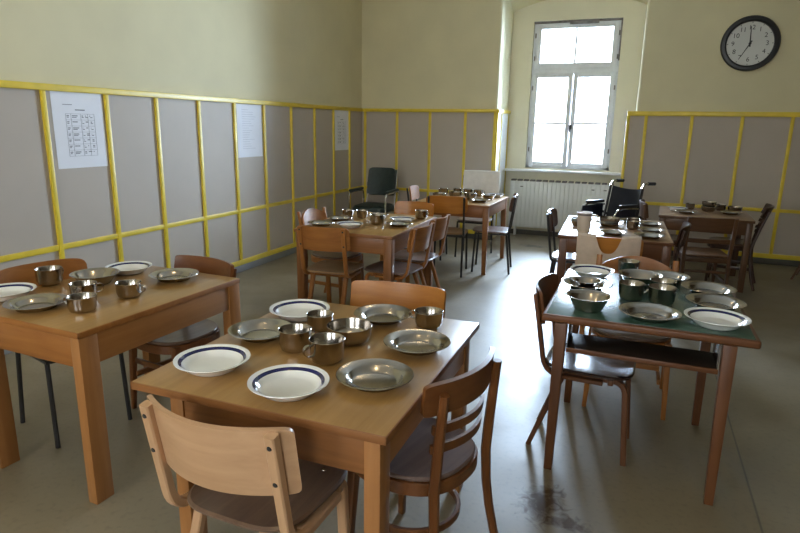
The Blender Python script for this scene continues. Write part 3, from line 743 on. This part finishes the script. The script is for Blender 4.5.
# beige cloth hung over both ends of the chair back, open round the middle
def beige():
    b = MB(); w = .425; lean = .17
    us = lin(-1, 1, 41); top = .0
    def pt(u, z, off): return (u*w/2, .05*u*u-.0275+off-z*lean, z)
    def upper(u): return top if abs(u) > .36 else -.115+.095*(abs(u)/.36)**3
    A = []; 
    for off in (-.032, -.028):
        A.append([[b.bm.verts.new(pt(u, upper(u)+(-.27+.012*math.sin(5*u)-upper(u))*k, off)) for k in lin(0, 1, 8)] for u in us])
    for i in range(len(us)-1):
        for j in range(7):
            b.bm.faces.new((A[0][i][j], A[0][i+1][j], A[0][i+1][j+1], A[0][i][j+1]))
            b.bm.faces.new((A[1][i][j], A[1][i][j+1], A[1][i+1][j+1], A[1][i+1][j]))
        b.bm.faces.new((A[0][i][0], A[1][i][0], A[1][i+1][0], A[0][i+1][0])); b.bm.faces.new((A[0][i][7], A[0][i+1][7], A[1][i+1][7], A[1][i][7]))
    for i in (0, -1):
        for j in range(7): b.bm.faces.new((A[0][i][j], A[0][i][j+1], A[1][i][j+1], A[1][i][j]))
    # turned over the top edge and down the front
    for s in (-1, 1):
        us2 = lin(.40, 1, 10)
        def fn(u, v):
            uu = s*u
            if v < 0: a = -v; return pt(uu, .014*math.sin(PI*a), -.03+.052*(1-a))
            return pt(uu, -v*.12, .022)
        b.sheet(fn, us2, lin(-1, 0, 7)+lin(.1, 1, 5), .004)
    o = b.build('beige_cloth', M['beigecloth']); o.location = (-.145, 4.312, .8125); o.rotation_euler = (0, 0, R(3))
    tag(o, 'beige cloth hung over the chair back, baring orange wood in its middle', 'cloth')
beige()

# ------------------------------------------------------------------ crockery
SM = {}
def proto(kind):
    b = MB()
    if kind == 'white':
        r = .122
        pr = [(0, .010), (.072, .010), (.082, .013), (.090, .0195), (.0975, .028), (.108, .0355), (.113, .0375), (r, .040), (r+.0006, .038), (.113, .0345), (.098, .024), (.086, .010), (.076, .004), (.070, 0), (.064, 0), (.062, .003), (0, .003)]
        mats = [0]*4 + [1, 0] + [0]*12
        b.lathe(pr, 64, mats=mats); return b.build('china_plate', [M['china'], M['blue']], ang=50)
    if kind == 'plate':
        r = .122
        b.lathe([(0, .0035), (.068, .0035), (.077, .006), (.086, .021), (.090, .0235), (.119, .0325), (r, .0325), (r+.001, .031), (.119, .0305), (.091, .0215), (.0875, .019), (.078, .0035), (.069, .001), (0, .001)], 64); return b.build('steel_plate', M['steel'], ang=50)
    if kind == 'bowl':
        b.lathe([(0, .004), (.055, .004), (.070, .012), (.079, .030), (.082, .060), (.0835, .064), (.0845, .063), (.0835, .059), (.0805, .030), (.072, .010), (.057, .001), (0, .001)], 56); return b.build('steel_bowl', M['steel'], ang=50)
    if kind == 'cone':
        b.lathe([(0, .004), (.050, .004), (.058, .008), (.080, .048), (.094, .062), (.098, .0625), (.099, .061), (.094, .0595), (.082, .047), (.060, .005), (.052, .001), (0, .001)], 56); return b.build('steel_bowl', M['steel'], ang=50)
    if kind == 'cup':
        t = thing('steel_cup', 'x', 'cup')
        b.lathe([(0, .004), (.040, .004), (.049, .010), (.0545, .026), (.0565, .078), (.0585, .0805), (.0595, .0795), (.058, .076), (.056, .025), (.050, .007), (.041, .001), (0, .001)], 48); b.build('cup_body', M['steel'], t, ang=50)
        b = MB(); p = [(.056, .066), (.074, .069), (.086, .060), (.087, .044), (.076, .030), (.055, .028)]
        q = bend(p, .012, 5); b.sweep([(x, 0, z) for x, z in q], .013, .0025, (0, 1, 0)); b.build('handle', M['steel'], t); return t
PR = {}
def dish(kind, x, y, z, label, s=1, rz=0, group=None, sz=None):
    if kind == 'white': x *= .988; y *= .988
    if kind not in PR:
        o = proto(kind); PR[kind] = o
    else:
        src = PR[kind]; o = src.copy(); COL.objects.link(o)
        for ch in list(src.children):
            c = ch.copy(); COL.objects.link(c); c.parent = o
    o.location = (x, y, z); o.rotation_euler = (0, 0, R(rz)); o.scale = (s, s, sz or s)
    tag(o, label, {'white': 'plate', 'plate': 'plate', 'bowl': 'bowl', 'cone': 'bowl', 'cup': 'cup'}[kind], group); return o
H = .7505
g = 'dishes on the foreground table'
dish('white', -1.256, 1.478, H, 'white plate with blue band at left corner of foreground table', group=g)
dish('white', -.928, 1.428, H, 'white plate with blue band nearest the camera, above pale chair back', group=g)
dish('white', -1.281, 2.073, H, 'white plate with blue band at far left corner of foreground table', group=g, s=1.03)
dish('plate', -1.275, 1.782, H, 'steel plate between two white plates on left of foreground table', group=g)
dish('plate', -.931, 2.158, H, 'steel plate in front of orange chair on foreground table', group=g)
dish('plate', -.687, 1.907, H, 'steel plate at right edge of foreground table, beyond the nearest one', group=g)
dish('plate', -.706, 1.576, H, 'steel plate on foreground table nearest the chestnut bentwood chair', group=g)
dish('bowl', -.946, 1.876, H, 'straight sided steel bowl in the middle of foreground table', group=g)
dish('cup', -1.084, 1.717, H, 'steel cup behind left of the cup with visible side handle, foreground table', rz=70, group=g)
dish('cup', -.929, 1.671, H, 'steel cup with handle turned left, nearest cup on foreground table', s=1.03, rz=238, group=g)
dish('cup', -1.111, 1.946, H, 'small bright rimmed steel cup before far white plate, foreground table', s=.9, rz=100, group=g, sz=.82)
dish('cup', -.730, 2.161, H, 'steel cup at far right corner of foreground table', s=1.0, rz=175, group=g, sz=.82)
g = 'dishes on the left table'
dish('white', -2.65, 1.75, H, 'blue banded white plate cut by left edge of the picture', group=g, s=1.0)
dish('plate', -2.356, 1.678, H, 'steel plate nearest the front edge of left table', group=g, s=1.0)
dish('cone', -2.463, 2.078, H, 'flared steel bowl on left table before white plate', group=g, s=1.15, sz=.9)
dish('white', -2.522, 2.347, H, 'blue banded white plate at far side of left table', group=g, s=.95)
dish('plate', -2.173, 2.305, H, 'steel plate at far right corner of left table', group=g)
dish('cup', -2.653, 1.975, H, 'steel cup on left table closest to the panelled wall', rz=100, group=g, s=1.03)
dish('cup', -2.282, 1.856, H, 'steel cup partly behind another cup on left table', rz=60, group=g, s=.97)
dish('cup', -2.144, 1.730, H, 'steel cup with handle turned left near front corner of left table', rz=190, group=g, s=1.0, sz=.85)
dish('cup', -2.139, 1.978, H, 'steel cup with handle turned right at right edge of left table', rz=10, group=g, s=.97, sz=.85)
g = 'dishes on the green table'
dish('white', -.186, 3.382, H, 'blue banded white plate at far left corner of green table', group=g, s=.96)
dish('plate', -.191, 3.055, H, 'steel plate under a small bowl on green table', group=g)
dish('cone', -.187, 3.033, H+.004, 'small steel bowl standing on a steel plate, green table', group=g, s=.74)
dish('cone', -.149, 2.673, H, 'flared steel bowl at near left corner of green table', group=g, s=1.0, sz=1.1)
dish('cone', .062, 3.205, H, 'widest steel bowl in the middle of green table', group=g, s=1.1)
dish('plate', .20, 3.41, H, 'steel plate farthest back on green table, by arched chair', group=g, s=.95)
dish('plate', .385, 3.217, H, 'second steel plate from the back along right edge of green table', group=g, s=1.03)
dish('plate', .39, 2.96, H, 'steel plate behind the white plate at right edge of green table', group=g, s=1.03)
dish('white', .37, 2.704, H, 'blue banded white plate at near right corner of green table', group=g, s=1.03)
dish('plate', .106, 2.659, H, 'steel plate at middle of the near edge of green table', group=g, s=1.04)
dish('cup', .003, 3.46, H, 'steel cup at far edge of green table before arched chair', rz=80, group=g)
dish('cup', .025, 2.944, H, 'left of two steel cups behind near plate on green table', rz=30, group=g, s=1.0)
dish('cup', .168, 3.062, H, 'steel cup tucked behind two others on green table', rz=60, group=g)
dish('cup', .160, 2.916, H, 'right of two steel cups behind near plate on green table', rz=50, group=g, s=1.03)
g = 'dishes on the middle table'
dish('plate', -2.336, 4.131, H, 'steel plate nearest the camera on middle table, above honey chair', group=g, s=.9)
dish('white', -2.115, 4.212, H, 'blue banded white plate at near end of middle table', group=g, s=.88)
dish('plate', -2.325, 4.44, H, 'steel plate behind near white plate on middle table', group=g, s=.9)
dish('cup', -2.35, 4.64, H, 'left cup of the pair by wall side of middle table', rz=60, group=g, s=.85)
dish('cup', -2.22, 4.66, H, 'right cup of the pair by wall side of middle table', rz=20, group=g, s=.85)
dish('cup', -1.96, 4.40, H, 'front steel cup on middle table right of white plate', rz=200, group=g)
dish('cone', -2.04, 4.62, H, 'flared steel bowl behind the front cup on middle table', group=g, s=.85)
dish('plate', -1.76, 4.40, H, 'steel plate overlapped by a farther white plate, middle table', group=g, s=.88)
dish('white', -1.839, 4.66, H, 'blue banded white plate at far end of middle table', group=g, s=.9)
dish('cup', -1.735, 4.85, H, 'steel cup at far right corner of middle table', rz=60, group=g, s=.95)
g = 'dishes on the far table'
for k, x, y, s, l in (('bowl', -2.08, 6.42, .95, 'steel bowl at near left of far table'), ('cup', -2.15, 6.77, 1, 'tall standing steel cup at wall side of far table'),
    ('cup', -2.0, 6.87, .95, 'steel cup at farthest left of far table'), ('bowl', -1.95, 6.62, .95, 'steel bowl amid the clutter, left centre of far table'),
    ('plate', -1.86, 6.32, .9, 'steel plate right behind near chair back on far table'), ('cup', -1.86, 6.84, .95, 'left cup of pair beneath white cloth, far table'),
    ('cup', -1.73, 6.82, .95, 'right cup of pair beneath white cloth, far table'), ('cup', -1.725, 6.45, .95, 'steel cup in front of the plates on right of far table'),
    ('plate', -1.58, 6.30, .9, 'steel plate nearest right front corner of far table'), ('cone', -1.55, 6.58, .85, 'flared steel bowl by window side of far table'),
    ('white', -1.55, 6.93, .85, 'pale plate at far right corner of far table'), ('bowl', -1.77, 6.62, .85, 'small steel bowl in the centre of far table')):
    dish(k, x, y, H, l, s=s, rz=40, group=g)
g = 'dishes on the jug table'
dish('cone', -.42, 5.10, H, 'small steel bowl left of the beige jug', group=g, s=.8)
dish('white', -.42, 5.40, H, 'white plate behind jug at left of jug table', group=g, s=.85)
dish('plate', -.185, 5.24, H, 'steel plate under the big bowl on jug table', group=g, s=.95)
dish('bowl', -.185, 5.24, H+.006, 'big steel bowl set on a plate right behind the jug', group=g, s=1.0)
dish('plate', -.02, 5.52, H, 'steel plate at far middle of jug table', group=g, s=.8)
dish('plate', -.136, 4.80, H, 'steel plate next to cloth covered chair on jug table', group=g, s=.8)
dish('cup', .0, 5.14, H, 'left cup of pair at right half of jug table', group=g, s=.85, rz=30)
dish('cup', .0, 5.315, H, 'right cup of pair at right half of jug table', group=g, s=.85, rz=30)
dish('plate', .14, 5.40, H, 'farthest of three steel plates along right side of jug table', group=g, s=.85)
dish('plate', .14, 5.06, H, 'middle of three steel plates along right side of jug table', group=g, s=.85)
dish('plate', .125, 4.76, H, 'nearest of three steel plates along right side of jug table', group=g, s=.9)
# beige jug with dark rim
jg = thing('plastic_jug', 'tall beige plastic jug with dark band at near edge of table', 'jug', (-.352, 4.745, H), 0)
b = MB(); b.lathe([(0, .004), (.036, .004), (.044, .012), (.052, .150), (.055, .168), (.057, .168), (.055, .150), (.047, .012), (.040, 0), (0, 0)], 40); jb = b.build('jug_body', M['tub'], jg)
b = MB(); b.lathe([(.0545, .144), (.0555, .144), (.0565, .158), (.0555, .158)], 40); b.build('dark_band', M['weather'], jb)
b = MB(); b.sweep([(x, 0, z) for x, z in bend([(.05, .15), (.098, .15), (.094, .05), (.046, .045)], .03, 6)], .018, .008, (0, 1, 0)); b.build('handle', M['tub'], jg)
H2 = .7155
g = 'dishes on the far right table'
dish('white', .43, 6.98, H2, 'pale plate at left of far right table', group=g, s=.85)
dish('plate', .50, 6.70, H2, 'steel plate at near left of far right table', group=g, s=.85)
dish('cup', .56, 7.10, H2, 'steel cup standing at back of far right table', group=g, s=.8)
dish('bowl', .73, 7.0, H2, 'steel bowl in the middle of far right table', group=g, s=.85)
dish('bowl', .73, 7.0, H2+.05, 'steel bowl stacked inside another on far right table', group=g, s=.83)
dish('plate', .92, 6.85, H2, 'steel plate at near right of far right table', group=g, s=.85)
dish('cup', .86, 7.12, H2, 'steel cup left of bowl at back right, far right table', group=g, s=.85, rz=120)
dish('bowl', .99, 7.10, H2, 'steel bowl at back right corner of far right table', group=g, s=.85)
